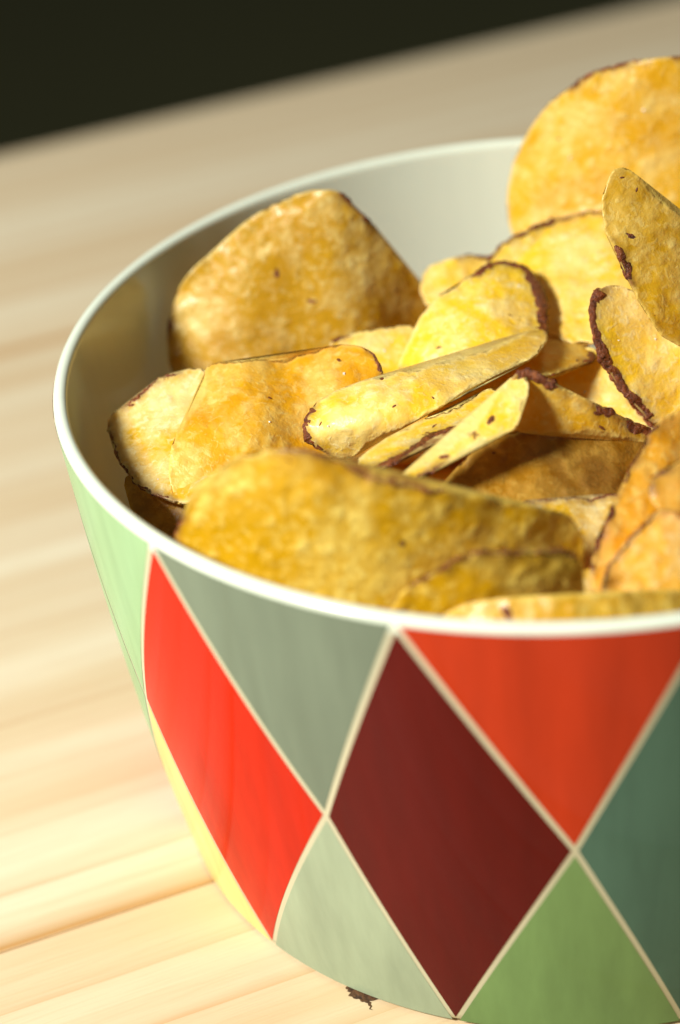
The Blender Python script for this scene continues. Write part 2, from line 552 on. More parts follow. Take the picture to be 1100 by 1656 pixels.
SALT = []
def build_chip(idx, key, label, tone, out, inn, peel, flecks, th, bump, width):
    rng = random.Random(idx * 17 + 5)
    th *= 0.6
    o3 = np.array(out) @ FR.T
    i3 = np.array(inn) @ FR.T
    allp = np.vstack([o3, i3])
    cen = allp.mean(axis=0)
    fit = tps_fit((allp[:, :2] - cen[:2]) / 30.0, allp[:, 2], 5e-3)
    NTH = 420
    o2, par = closed_spline(o3[:, :2], NTH)
    x, y = o2[:, 0], o2[:, 1]
    area2 = (x * np.roll(y, -1) - np.roll(x, -1) * y).sum()
    ccw = 1.0 if area2 > 0 else -1.0
    sd = idx * 3.7
    def inward(q):
        d = np.roll(q, -1, axis=0) - np.roll(q, 1, axis=0)
        d /= np.linalg.norm(d, axis=1, keepdims=True) + 1e-9
        return np.column_stack([-d[:, 1], d[:, 0]]) * ccw
    iw = inward(o2)
    for i in range(NTH):
        k = 0.55 * nz(o2[i][0] * .30, o2[i][1] * .30, sd) + 0.34 * nz(o2[i][0] * 0.95, o2[i][1] * 0.95, sd + 9) + 0.16 * nz(o2[i][0] * 2.6, o2[i][1] * 2.6, sd + 2)
        o2[i] = o2[i] - iw[i] * k
    iw = inward(o2)
    # interior points: two rings close to the edge, then a jittered hexagonal grid
    lo, hi = o2.min(axis=0), o2.max(axis=0)
    step = 0.62
    gx = np.arange(lo[0], hi[0], step); gy = np.arange(lo[1], hi[1], step * 0.866)
    GX, GY = np.meshgrid(gx, gy)
    GX = GX + (np.arange(len(gy)) % 2)[:, None] * step * 0.5
    nrg = np.random.default_rng(idx)
    grid = np.column_stack([GX.ravel(), GY.ravel()]) + nrg.uniform(-.07, .07, (GX.size, 2))
    ring = np.vstack([o2 + iw * 0.32, (o2 + iw * 0.75)[::2]])
    def edge_dist(q):
        out_ = np.empty(len(q))
        for s0 in range(0, len(q), 4000):
            d = q[s0:s0 + 4000, None] - o2[None]
            out_[s0:s0 + 4000] = np.sqrt((d ** 2).sum(axis=2)).min(axis=1)
        return out_
    def in_poly(q):
        r = np.zeros(len(q), bool)
        xa, ya = o2[:, 0], o2[:, 1]
        xb, yb = np.roll(xa, -1), np.roll(ya, -1)
        for k in range(NTH):
            if ya[k] == yb[k]:
                continue
            c_ = ((ya[k] > q[:, 1]) != (yb[k] > q[:, 1])) & (q[:, 0] < (xb[k] - xa[k]) * (q[:, 1] - ya[k]) / (yb[k] - ya[k]) + xa[k])
            r ^= c_
        return r
    ring = ring[in_poly(ring)]
    ring = ring[edge_dist(ring) > 0.24]
    grid = grid[in_poly(grid)]
    grid = grid[edge_dist(grid) > 1.0]
    pts0 = np.vstack([o2, ring, grid])
    cd = delaunay_2d_cdt([Vector(p) for p in pts0], [], [list(range(NTH))], 1, 1e-5, True)
    pts = np.array([tuple(v) for v in cd[0]])
    tris = [tuple(f) for f in cd[2]]
    nv = len(pts)
    o_idx = [-1] * NTH
    for vi, src in enumerate(cd[3]):
        for s_ in src:
            if s_ < NTH:
                o_idx[s_] = vi
    for k in range(NTH):
        if o_idx[k] < 0:
            o_idx[k] = int(np.argmin(((pts - o2[k]) ** 2).sum(axis=1)))
    dist_e = edge_dist(pts)
    fade = np.clip(1 - dist_e / 25.0, 0, 1)
    loc = (pts - cen[:2]) / 30.0
    w = tps_eval(fit, loc)
    h_ = 0.004
    gu = (tps_eval(fit, loc + np.array([h_, 0])) - tps_eval(fit, loc - np.array([h_, 0]))) / (2 * h_ * 30)
    gv = (tps_eval(fit, loc + np.array([0, h_])) - tps_eval(fit, loc - np.array([0, h_]))) / (2 * h_ * 30)
    und = np.zeros(nv); bl = np.zeros(nv); bl2 = np.zeros(nv)
    for i in range(nv):
        a, b = pts[i]
        ev = math.exp(-dist_e[i] / 4.0) * min(1.0, bump) ** 2
        und[i] = 0.60 * nz(a * .075, b * .075, sd) + 0.22 * nz(a * .2, b * .2, sd + 3) + ev * (1.15 * nz(a * .15, b * .15, sd + 31) + 0.60 * nz(a * .40, b * .40, sd + 37))
        q = nz(a * .42, b * .42, sd + 5)
        q2 = nz(a * .95, b * .95, sd + 7)
        bl[i] = max(0, q - 0.14) * 0.42 + max(0, q2 - 0.05) * 0.20 + 0.055 * nz(a * 2.2, b * 2.2, sd)
        bl2[i] = max(0, -q - 0.05) * 0.5 + max(0, q2) * 0.2
    bl *= np.clip(0.3 + dist_e / 2.0, 0, 1)
    P3 = np.column_stack([pts, w + und]) @ FR         # back to bowl axes, mm
    Nl = np.column_stack([gu, gv, -np.ones(nv)])
    Nl /= np.linalg.norm(Nl, axis=1, keepdims=True)
    Nn = Nl @ FR
    thick = th * (1 - 0.5 * np.clip(1 - dist_e / 0.8, 0, 1) ** 2)
    front = P3 + Nn * (bl * bump)[:, None]
    back = P3 - Nn * (thick + bl2 * bump * 0.7)[:, None]
    org = front.mean(axis=0)
    low = min(front[:, 2].min(), back[:, 2].min())
    base = np.array([org[0], org[1], low])
    V = (np.vstack([front, back]) - base) / 1000.0
    F = tris + [(a + nv, c_ + nv, b + nv) for a, b, c_ in tris]
    for j in range(NTH):
        j2 = (j + 1) % NTH
        F.append((o_idx[j], o_idx[j] + nv, o_idx[j2] + nv, o_idx[j2]))
    root = empty('potato_chip', base / 1000.0, label, 'potato chip', 'potato chips heaped in the bowl')
    ob = mesh_obj('slice', V, F, TONE[tone], root)
    me = ob.data
    import bmesh
    bm = bmesh.new(); bm.from_mesh(me)
    bmesh.ops.recalc_face_normals(bm, faces=bm.faces)
    bm.to_mesh(me); bm.free()
    a1 = me.attributes.new('rim', 'FLOAT', 'POINT')
    a1.data.foreach_set('value', np.concatenate([fade, fade]).astype(np.float32))
    pk = np.zeros(NTH, bool)
    for (a, b) in peel:
        for j in range(NTH):
            tj = j / NTH * len(out)
            if a <= tj <= b or a <= tj + len(out) <= b:
                pk[j] = True
    sco = np.zeros(nv)
    if pk.any():
        op = o2[pk]
        for s0 in range(0, nv, 4000):
            dd = pts[s0:s0 + 4000, None] - op[None]
            sco[s0:s0 + 4000] = np.clip(1 - np.sqrt((dd ** 2).sum(axis=2)).min(axis=1) / (0.9 + 0.5 * width), 0, 1)
    a3 = me.attributes.new('scorch', 'FLOAT', 'POINT')
    a3.data.foreach_set('value', np.concatenate([sco, sco]).astype(np.float32))
    a2 = me.attributes.new('blister', 'FLOAT', 'POINT')
    a2.data.foreach_set('value', np.concatenate([bl * 5.0, bl2 * 2.5]).astype(np.float32))
    # peel: irregular crust of potato skin along stretches of the edge
    m = len(out)
    for (a, b) in peel:
        n = max(40, int((b - a) * 44))
        vs, fs = [], []
        prev = None
        for i in range(n + 1):
            t = a + (b - a) * i / n
            j = (t % m) / m * NTH
            j0 = int(j) % NTH; fr_ = j - int(j)
            j1 = (j0 + 1) % NTH
            ef = front[o_idx[j0]] * (1 - fr_) + front[o_idx[j1]] * fr_
            eb = back[o_idx[j0]] * (1 - fr_) + back[o_idx[j1]] * fr_
            nrm = Nn[o_idx[j0]]
            i2_ = iw[j0] * (1 - fr_) + iw[j1] * fr_
            inw = np.array([i2_[0], i2_[1], i2_[0] * gu[o_idx[j0]] + i2_[1] * gv[o_idx[j0]]]) @ FR
            inw -= nrm * inw.dot(nrm)
            inw /= np.linalg.norm(inw) + 1e-9
            taper = min(1.0, i / 12, (n - i) / 12)
            k = 0.55 + 0.9 * (nz(t * 2.1, sd, 3) * .5 + .5) + 0.32 * nz(t * 3.1, sd, 8) + 0.10 * nz(t * 9.0, sd, 2)
            gap = min(1.0, max(0.0, (nz(t * 1.6, sd, 21) + 0.58) * 4.0)) if width < 1.5 else 1.0
            taper *= gap
            k = max(0.12, k) * taper * width * 0.50 + 0.02
            cmid = (ef + eb) / 2
            hw = np.linalg.norm(ef - eb) / 2
            tips = []
            NS = 9
            for s_ in range(NS):
                an = 2 * math.pi * s_ / NS
                rr = 1 + 0.22 * nz(t * 2.6, s_ * 1.7, sd) + 0.10 * nz(t * 8, s_ * 2.3, sd)
                off = nrm * math.cos(an) * (hw * (0.8 + 0.2 * taper) + 0.05 * taper * width) * rr + inw * (math.sin(an) * k * rr + k * 0.45)
                vs.append((cmid + off - base) / 1000.0)
            if i:
                o = (i - 1) * NS
                for s_ in range(NS):
                    s2 = (s_ + 1) % NS
                    fs.append((o + s_, o + NS + s_, o + NS + s2, o + s2))
        fs.append(tuple(range(NS)))
        fs.append(tuple(reversed(range(len(vs) - NS, len(vs)))))
        mesh_obj('peel', vs, fs, PEEL, root)
    # flecks of skin stuck on the face
    for (fx, fy, fz, size) in flecks:
        p = np.array((fx, fy, fz))
        j = int(np.argmin(((front - p) ** 2).sum(axis=1)))
        nrm = Nn[j]; p = front[j]
        t1 = np.cross(nrm, (0.3, 0.5, 0.8)); t1 /= np.linalg.norm(t1)
        t2 = np.cross(nrm, t1)
        ang = rng.uniform(0, math.pi)
        d1 = t1 * math.cos(ang) + t2 * math.sin(ang)
        d2 = -t1 * math.sin(ang) + t2 * math.cos(ang)
        L = (0.45, 0.75, 1.05, 1.5)[size]; Wd = L * rng.uniform(0.35, 0.6)
        vs, fs = [(p + nrm * 0.16 - base) / 1000.0], []
        for i in range(14):
            a = 2 * math.pi * i / 14
            kk = rng.uniform(0.75, 1.15)
            vs.append((p + d1 * L * kk * math.cos(a) + d2 * Wd * kk * math.sin(a) + nrm * 0.02 - base) / 1000.0)
        fs = [(0, 1 + i, 1 + (i + 1) % 14) for i in range(14)]
        mesh_obj('skin_fleck', vs, fs, PEEL, root)
    for i in range({'wavy': 7, 'bright': 3, 'gold': 2, 'mottled': 2}.get(tone, 0)):
        j = rng.randrange(1, nv)
        if dist_e[j] > 2.0:
            SALT.append((front[j], Nn[j], rng.uniform(0.09, 0.24)))

CHIPS = [
 ('back_left', 'large tan chip standing upright against the back left of the bowl, pointed top', 'tan',
  [[-73.8,38.3,79.9],[-72.0,41.0,86.5],[-68.9,42.1,91.2],[-64.2,42.3,95.2],[-58.7,42.8,99.9],[-52.7,43.3,103.7],[-46.5,43.4,106.1],[-40.4,42.5,107.3],[-36.3,42.5,104.1],[-31.9,43.7,98.4],[-27.6,44.5,90.6],[-24.1,45.5,84.9],[-21.5,46.3,78.8],[-23.4,43.9,71.4],[-30.0,38.1,65.9],[-42.2,31.9,66.1],[-58.9,29.6,68.4],[-69.8,32.0,70.6],[-73.6,35.1,74.0]],
  [[-66.1,41.6,92.3],[-66.5,39.4,87.6],[-66.8,37.2,82.8],[-67.2,35.0,78.1],[-67.6,32.8,73.3],[-59.1,41.9,97.5],[-59.5,39.8,92.7],[-59.9,37.8,87.9],[-60.2,35.8,83.1],[-60.6,33.8,78.3],[-61.0,31.7,73.4],[-52.3,42.7,102.3],[-52.7,40.8,97.5],[-53.0,39.0,92.7],[-53.4,37.1,87.8],[-53.8,35.3,82.9],[-54.1,33.4,78.0],[-54.5,31.6,73.1],[-45.9,42.1,102.2],[-46.2,40.5,97.3],[-46.6,38.9,92.3],[-47.0,37.2,87.3],[-47.3,35.6,82.3],[-47.7,33.9,77.3],[-48.1,32.3,72.3],[-39.5,41.0,102.2],[-39.8,39.7,97.2],[-40.2,38.4,92.1],[-40.6,37.1,87.0],[-40.9,35.8,81.8],[-41.3,34.5,76.6],[-41.7,33.2,71.3],[-33.5,42.0,95.7],[-33.9,40.4,90.7],[-34.2,38.9,85.6],[-34.5,37.3,80.6],[-34.9,35.9,75.4],[-35.2,34.4,70.2],[-27.5,44.1,88.4],[-27.9,42.9,83.1],[-28.2,41.7,77.8],[-28.5,40.5,72.5],[-28.8,39.2,67.1]],
  [[7.3, 9.2], [0, 0.8]], [[-51.6, 38.8, 92.4, 2], [-45.0, 37.0, 86.1, 2], [-28.8, 42.7, 84.8, 0]], 1.3, 1, 1),
 ('back_right', 'biggest round chip rising highest above the bowl at the top right', 'gold',
  [[-4.6,60.4,85.3],[-5.5,64.1,91.8],[-4.4,65.6,97.9],[-2.1,65.8,104.1],[1.1,65.1,109.7],[5.4,63.7,115.0],[10.8,62.0,119.3],[16.7,60.5,121.8],[22.6,59.7,122.6],[28.5,59.7,122.6],[35.7,60.8,121.0],[42.6,62.4,115.2],[47.1,62.8,105.6],[48.5,60.5,93.9],[44.5,54.3,83.6],[33.3,47.2,79.0],[15.0,46.3,78.7],[3.2,52.0,80.0],[-2.4,57.0,82.0]],
  [[1.0,64.3,105.9],[0.8,63.0,100.8],[0.6,61.4,95.8],[0.3,59.5,90.8],[0.1,57.4,86.0],[7.0,62.4,112.0],[6.8,61.4,106.8],[6.6,60.1,101.7],[6.4,58.5,96.7],[6.2,56.6,91.8],[5.9,54.5,87.0],[5.6,52.0,82.3],[12.9,61.0,117.7],[12.8,60.3,112.5],[12.6,59.3,107.3],[12.4,58.0,102.3],[12.2,56.4,97.3],[12.0,54.5,92.4],[11.8,52.3,87.6],[11.5,49.9,83.0],[18.7,59.7,117.9],[18.6,59.0,112.6],[18.4,57.9,107.5],[18.2,56.6,102.4],[18.1,55.0,97.5],[17.8,53.2,92.6],[17.6,51.0,87.9],[17.3,48.6,83.2],[24.4,59.2,117.7],[24.4,58.4,112.5],[24.2,57.4,107.3],[24.1,56.1,102.3],[23.9,54.5,97.3],[23.7,52.6,92.5],[23.5,50.5,87.7],[23.2,48.0,83.1],[30.3,59.4,117.2],[30.2,58.7,112.0],[30.1,57.6,106.8],[30.0,56.3,101.8],[29.9,54.7,96.8],[29.7,52.9,92.0],[29.5,50.7,87.2],[29.2,48.3,82.6],[36.3,60.5,116.4],[36.2,59.7,111.1],[36.1,58.7,106.0],[36.0,57.4,100.9],[35.9,55.8,95.9],[35.7,53.9,91.1],[35.5,51.8,86.3],[35.3,49.3,81.7],[42.3,62.3,115.2],[42.3,61.5,109.9],[42.3,60.5,104.8],[42.2,59.2,99.7],[42.1,57.6,94.7],[41.9,55.7,89.8],[41.7,53.6,85.0]],
  [[5.3, 8.0], [8.6, 10]], [[5.1, 62.1, 106.1, 0]], 1.3, 0.9, 1),
 ('upper_gold', 'bright yellow chip lying in front of the biggest chip with a dark upper rim', 'bright',
  [[-8.4,43.4,89.8],[-5.6,46.9,91.7],[-2.2,48.2,92.9],[2.1,49.3,94.1],[7.1,50.3,95.0],[12.5,50.7,95.4],[17.6,47.0,94.3],[19.0,36.6,91.3],[16.7,25.0,88.1],[12.0,17.4,86.0],[7.3,15.6,85.3],[1.1,18.7,85.3],[-4.3,24.7,85.8],[-7.9,34.5,87.6]],
  [[-2.5,46.9,92.5],[-3.0,39.6,90.5],[-3.5,32.5,88.4],[-3.9,25.7,86.3],[3.0,44.9,93.1],[2.5,37.6,91.1],[2.0,30.5,89.0],[1.5,23.7,87.0],[8.5,43.6,93.4],[7.9,36.2,91.4],[7.4,29.1,89.4],[6.8,22.3,87.3],[14.0,42.9,93.4],[13.4,35.5,91.4],[12.8,28.4,89.4],[12.2,21.6,87.3]],
  [[0, 5]], [], 1.3, 0.9, 1),
 ('rim_sliver', 'thin curled rim of a chip just peeking out behind the bright yellow chip', 'bright',
  [[-10.5,40.4,90.4],[-8.1,43.3,92.3],[-4.3,46.2,93.8],[-0.1,48.6,94.5],[3.4,50.4,94.7],[5.8,49.6,93.2],[4.6,43.2,89.0],[0.1,38.8,87.5],[-5.9,37.4,88.0]],
  [[-7.3,42.0,91.3],[-7.4,39.7,89.7],[-4.0,44.5,92.5],[-4.1,42.2,90.9],[-4.3,39.9,89.4],[-0.7,47.3,93.7],[-0.8,45.0,92.1],[-1.0,42.6,90.5],[-1.2,40.3,88.9],[2.5,47.9,93.2],[2.3,45.6,91.6],[2.1,43.3,90.0],[1.9,41.0,88.4]],
  [[0, 4]], [], 1.3, 0.8, 1),
 ('back_pale', 'pale blurred chip behind the brown rimmed chip, against the cream inner wall', 'bright',
  [[-23.4,46.5,85.9],[-20.6,48.6,87.1],[-16.3,50.0,87.6],[-10.2,50.6,87.2],[-5.4,49.7,85.8],[-5.1,45.0,82.0],[-10.9,41.0,79.7],[-18.2,39.5,79.6],[-22.9,41.8,82.1]],
  [[-19.7,47.9,86.4],[-19.8,45.8,84.8],[-19.9,43.6,83.1],[-20.1,41.5,81.5],[-16.0,48.1,86.1],[-16.1,46.0,84.4],[-16.3,43.9,82.7],[-16.4,41.7,81.1],[-12.3,48.3,85.7],[-12.4,46.2,84.0],[-12.6,44.1,82.4],[-12.7,42.0,80.7],[-8.6,48.6,85.4],[-8.7,46.4,83.7],[-8.9,44.3,82.0]],
  [[2, 4]], [], 1.3, 0.8, 1),
 ('brown_rim', 'chip with a broad dark brown rim curving down its right side, middle of the bowl', 'bright',
  [[-28.1,11.7,84.2],[-26.8,16.3,86.8],[-23.5,21.2,90.0],[-19.1,25.1,92.4],[-14.3,29.0,93.9],[-9.2,32.5,94.5],[-4.6,32.3,93.5],[-2.0,29.0,91.9],[-0.7,23.5,90.1],[-0.9,17.1,88.6],[-2.6,9.0,86.9],[-7.8,1.2,85.8],[-17.9,-0.2,84.7],[-25.2,5.1,83.5]],
  [[-22.3,20.6,90.3],[-22.5,14.1,88.2],[-22.8,8.0,85.9],[-16.6,25.5,92.9],[-16.9,18.4,91.0],[-17.2,11.8,89.0],[-17.5,5.5,86.9],[-11.2,24.8,92.9],[-11.6,17.6,91.1],[-11.9,10.8,89.2],[-12.2,4.4,87.2],[-5.8,25.4,92.2],[-6.2,18.0,90.5],[-6.6,11.1,88.7],[-7.0,4.5,86.8]],
  [[4.0, 9.6]], [[-21.4, 12.2, 88.0, 1], [-7.4, 17.8, 90.7, 0]], 1.3, 0.9, 2.4),
 ('small_middle', 'small chip tucked low between the upright tan chip and the brown rimmed chip', 'bright',
  [[-41.2,21.8,85.3],[-37.0,23.1,86.1],[-31.2,24.1,86.3],[-25.1,24.7,86.0],[-23.2,21.2,83.7],[-24.6,16.3,81.1],[-31.6,12.9,80.2],[-38.5,14.9,81.5]],
  [[-37.5,22.3,85.6],[-37.6,20.0,84.3],[-37.7,17.7,83.0],[-37.8,15.3,81.7],[-33.9,22.1,85.4],[-34.0,19.8,84.1],[-34.1,17.5,82.8],[-34.2,15.2,81.6],[-30.3,22.1,85.2],[-30.4,19.8,83.9],[-30.5,17.5,82.6],[-30.6,15.2,81.3],[-26.7,22.3,84.8],[-26.8,20.0,83.6],[-26.9,17.7,82.3],[-27.0,15.4,81.0]],
  [[0, 1.2]], [], 1.3, 0.8, 1),
 ('right_tall', 'tall olive yellow chip at the right edge, its left side edged dark', 'olive',
  [[9.3,8.3,116.2],[10.7,10.9,120.5],[13.0,12.1,121.7],[15.8,12.1,120.0],[18.9,11.4,116.2],[23.3,11.3,111.8],[30.1,12.8,106.0],[33.9,11.2,96.7],[30.4,4.6,89.0],[22.7,0.5,91.4],[18.4,0.3,95.5],[15.9,1.1,99.1],[14.3,2.2,102.3],[12.9,3.6,105.9],[11.3,5.0,109.3],[9.9,6.5,112.6]],
  [[14.3,10.3,117.6],[14.1,8.1,113.6],[13.8,5.9,109.7],[13.6,3.7,105.7],[19.0,9.5,112.6],[18.8,7.3,108.6],[18.6,5.1,104.7],[18.3,2.9,100.7],[18.1,0.8,96.7],[23.8,9.3,107.3],[23.6,7.1,103.3],[23.4,4.9,99.3],[23.2,2.7,95.3],[29.0,11.9,105.7],[28.8,9.7,101.7],[28.6,7.5,97.7],[28.3,5.3,93.6]],
  [[12.4, 14.3]], [[13.9, 6.7, 111.2, 2], [13.3, 11.3, 120.0, 0], [15.6, 10.9, 117.9, 0]], 1.3, 0.8, 1.6),
 ('curled_right', 'curled chip under the tall olive chip with a thick dark crusty left rim', 'bright',
  [[6.8,4.4,97.6],[8.1,7.4,100.1],[11.9,9.8,100.1],[15.9,9.6,97.7],[19.5,6.7,92.7],[23.2,4.8,89.0],[28.0,2.7,85.1],[26.6,-0.4,78.0],[17.8,-1.6,77.4],[14.9,-1.5,80.1],[11.8,-1.0,84.2],[9.7,-0.2,87.9],[7.9,1.3,92.3]],
  [[11.2,6.2,96.4],[10.9,3.1,92.4],[10.6,0.4,88.3],[15.6,7.5,95.4],[15.3,4.4,91.4],[15.0,1.7,87.2],[14.8,-0.5,82.8],[19.7,5.3,90.7],[19.4,2.6,86.5],[19.2,0.4,82.0],[23.7,3.1,85.9],[23.5,0.8,81.4]],
  [[8.2, 14.3]], [], 1.3, 0.7, 2.1),
 ('wing_low', 'pale chip half hidden under the crusty rimmed curled chip', 'bright',
  [[-2.8,12.0,82.0],[2.0,14.0,83.9],[7.2,14.6,84.8],[10.3,11.3,82.8],[12.7,6.2,79.7],[17.1,-0.2,75.9],[15.2,-2.6,74.2],[8.7,-0.1,75.1],[2.2,2.9,76.4],[-2.0,7.6,79.2]],
  [[1.5,12.1,82.5],[1.2,8.9,80.4],[0.9,5.8,78.2],[5.6,11.6,82.6],[5.4,8.4,80.4],[5.1,5.2,78.2],[4.8,2.0,76.1],[9.8,11.0,82.6],[9.5,7.8,80.4],[9.2,4.6,78.3],[8.9,1.5,76.2],[13.4,4.1,78.3],[13.1,0.9,76.2]],
  [[4.2, 5.2]], [[-0.6, 6.6, 78.6, 1]], 1.3, 0.8, 1),
 ('fold_top', 'long folded chip crossing the centre, dark red tip at its left end', 'bright',
  [[-45.2,-16.5,87.4],[-43.9,-12.4,90.3],[-42.5,-9.9,90.8],[-37.3,-7.1,91.7],[-28.2,-5.5,92.9],[-22.3,-4.1,93.1],[-13.6,1.7,92.1],[-6.6,9.5,90.3],[-1.9,18.7,87.9],[-0.9,10.2,89.5],[-3.5,1.5,90.9],[-7.2,-2.3,91.9],[-12.8,-8.9,92.7],[-18.4,-14.3,92.4],[-24.4,-17.3,90.5],[-31.7,-17.9,87.6],[-37.3,-16.8,82.9],[-40.8,-15.9,83.1],[-43.6,-17.0,85.9]],
  [[-39.6,-13.1,91.6],[-39.7,-17.9,89.0],[-34.2,-15.4,92.5],[-34.4,-18.5,89.0],[-28.8,-7.7,93.1],[-28.9,-16.4,92.8],[-23.4,-9.3,93.7],[-23.6,-16.3,92.4],[-18.0,-9.7,93.5],[-12.3,2.1,92.0],[-6.8,2.4,91.5]],
  [[17.3, 20.4], [7.5, 8.7]], [[-42.4, -15.7, 90.1, 0], [-28.8, -16.5, 92.8, 0], [-31.4, -6.2, 92.6, 1], [-22.3, -14.7, 93.1, 0]], 1.3, 0.9, 1.55),
 ('fold_inner', 'broad right end under the long folded chip, brown crusted at its tip', 'gold',
  [[-23.5,-15.6,89.8],[-15.8,-8.9,90.2],[-7.6,1.8,88.8],[-3.5,13.0,86.7],[-1.6,25.6,84.1],[1.9,22.0,84.4],[6.0,19.5,84.0],[7.8,13.9,84.0],[6.8,10.0,84.3],[3.8,6.8,85.5],[0.2,2.6,86.8],[-4.5,-0.8,88.2],[-9.7,-6.2,89.3],[-14.8,-12.3,89.6],[-20.4,-16.5,89.1]],
  [[-17.6,-12.0,90.1],[-11.4,-5.2,89.7],[-5.0,3.7,88.2],[1.7,14.8,85.6],[1.1,6.1,86.5]],
  [[4, 8.6]], [[-0.7, 1.3, 87.0, 1], [4.5, 8.8, 85.3, 0]], 1.3, 0.8, 1.7),
 ('fold_lower', 'folded layer right below the long central chip, streaked with red peel', 'bright',
  [[-34.4,-32.7,90.3],[-35.4,-28.5,89.8],[-30.6,-23.5,89.9],[-24.1,-18.5,90.3],[-17.5,-14.3,90.8],[-11.9,-10.2,91.2],[-11.4,-15.7,91.5],[-14.2,-21.5,91.6],[-20.8,-24.8,91.1],[-25.1,-27.6,90.9],[-28.4,-31.9,90.9],[-32.6,-34.8,90.7]],
  [[-30.7,-29.1,90.4],[-25.9,-24.4,90.5],[-21.1,-19.8,90.7],[-16.2,-15.1,91.0],[-16.4,-21.4,91.4]],
  [[6.6, 11.6]], [[-22.5, -21.0, 90.6, 1]], 1.3, 0.6, 2.4),
 ('v_left', 'narrow chip edge slanting up to a peak left of the golden wing shaped chip', 'bright',
  [[-28.8,-40.6,92.3],[-27.7,-39.5,92.7],[-21.1,-36.7,94.3],[-17.7,-34.0,95.5],[-13.5,-29.4,97.4],[-11.0,-25.2,98.9],[-8.5,-21.9,100.1],[-6.7,-21.7,100.5],[-6.2,-25.6,99.5],[-7.6,-29.9,97.8],[-9.2,-32.7,96.4],[-13.3,-34.4,95.7],[-17.2,-36.3,94.8],[-21.8,-39.1,93.4],[-26.1,-41.4,92.4]],
  [[-20.0,-37.9,94.0],[-15.5,-34.2,95.7],[-10.7,-25.8,98.8],[-10.9,-30.5,97.4]],
  [[12.6, 14.6]], [[-12.8, -30.9, 97.1, 2], [-20.8, -37.1, 94.2, 2]], 1.3, 0.6, 0.8),
 ('v_right', 'golden chip wing slanting down right of the peak, dark peel on its crest', 'gold',
  [[-8.6,-22.7,100.3],[-6.9,-22.6,101.1],[-5.1,-22.6,100.8],[-0.7,-22.6,98.3],[5.1,-22.1,94.0],[9.7,-21.2,90.5],[13.8,-19.9,87.5],[14.9,-19.9,85.8],[13.7,-21.0,85.4],[6.0,-23.6,89.2],[0.1,-25.2,90.5],[-3.9,-25.8,90.8],[-9.0,-25.5,91.9],[-10.2,-24.0,95.2]],
  [[-5.1,-23.1,98.6],[-5.2,-23.7,96.3],[-5.3,-24.5,94.1],[-5.4,-25.4,91.9],[-0.2,-23.2,95.7],[-0.3,-24.0,93.4],[-0.4,-24.9,91.3],[4.7,-22.8,92.4],[4.6,-23.7,90.3],[9.7,-21.9,88.9]],
  [[0.3, 3.1], [4.0, 4.9], [5.1, 6.7]], [[5.2, -22.6, 92.4, 1], [6.5, -23.1, 89.9, 1]], 1.3, 0.6, 1.9),
 ('brown_fried', 'darkest brown fried chip in the shade under the orange wing', 'brown',
  [[-21.8,-36.6,86.4],[-19.2,-32.2,88.4],[-13.7,-26.9,90.1],[-7.3,-23.5,90.4],[0.7,-22.0,89.2],[9.3,-20.8,86.9],[14.2,-20.7,85.0],[11.8,-27.8,83.1],[8.6,-33.9,81.3],[1.5,-38.2,81.7],[-7.9,-41.4,82.4],[-17.2,-41.8,83.3]],
  [[-16.6,-31.8,88.5],[-16.8,-35.4,86.9],[-17.0,-38.8,85.2],[-11.4,-27.8,89.6],[-11.7,-31.7,88.1],[-11.9,-35.3,86.5],[-12.1,-38.7,84.8],[-6.4,-27.3,89.0],[-6.7,-31.3,87.5],[-6.9,-34.9,85.9],[-7.2,-38.2,84.2],[-1.4,-26.6,88.2],[-1.7,-30.5,86.7],[-2.0,-34.1,85.1],[-2.2,-37.5,83.4],[3.7,-25.4,87.2],[3.4,-29.4,85.7],[3.1,-33.0,84.1],[2.8,-36.3,82.4],[8.8,-24.0,86.0],[8.5,-27.9,84.5],[8.1,-31.5,82.9]],
  [], [[-12.3, -29.1, 89.2, 0]], 1.3, 1, 1),
 ('cream_low', 'cream lit chip with thin red rim, low in front of the darkest brown chip', 'mottled',
  [[-11.5,-42.1,85.6],[-7.7,-39.0,85.4],[-2.5,-37.3,84.8],[3.8,-36.0,83.9],[9.3,-35.1,83.1],[8.4,-42.2,81.9],[5.1,-51.5,80.9],[2.4,-60.1,80.2],[-1.3,-63.6,80.4],[-8.0,-60.9,82.0],[-12.5,-52.6,84.0]],
  [[-7.9,-43.0,84.7],[-8.2,-48.4,83.8],[-8.5,-53.9,83.1],[-3.8,-42.3,84.1],[-4.1,-47.8,83.2],[-4.5,-53.3,82.4],[-4.8,-58.7,81.7],[0.4,-41.7,83.4],[0.0,-47.2,82.5],[-0.4,-52.7,81.7],[-0.8,-58.1,81.0],[4.6,-41.1,82.8],[4.1,-46.6,81.9],[3.7,-52.1,81.1]],
  [[0.5, 4]], [], 1.3, 1, 0.6),
 ('left_edge', 'mottled pale chip nearest the left inner wall with a dark lower edge', 'mottled',
  [[-81.3,-2.4,83.9],[-79.9,0.7,85.2],[-76.9,2.4,86.5],[-73.5,5.0,88.1],[-69.0,5.9,89.3],[-63.2,4.9,90.0],[-56.7,-2.8,88.7],[-55.3,-15.6,85.9],[-59.4,-25.7,83.4],[-65.9,-27.4,82.1],[-69.5,-25.2,81.8],[-73.0,-22.1,81.6],[-76.2,-17.6,81.7],[-78.5,-12.8,82.2],[-80.0,-8.2,82.9]],
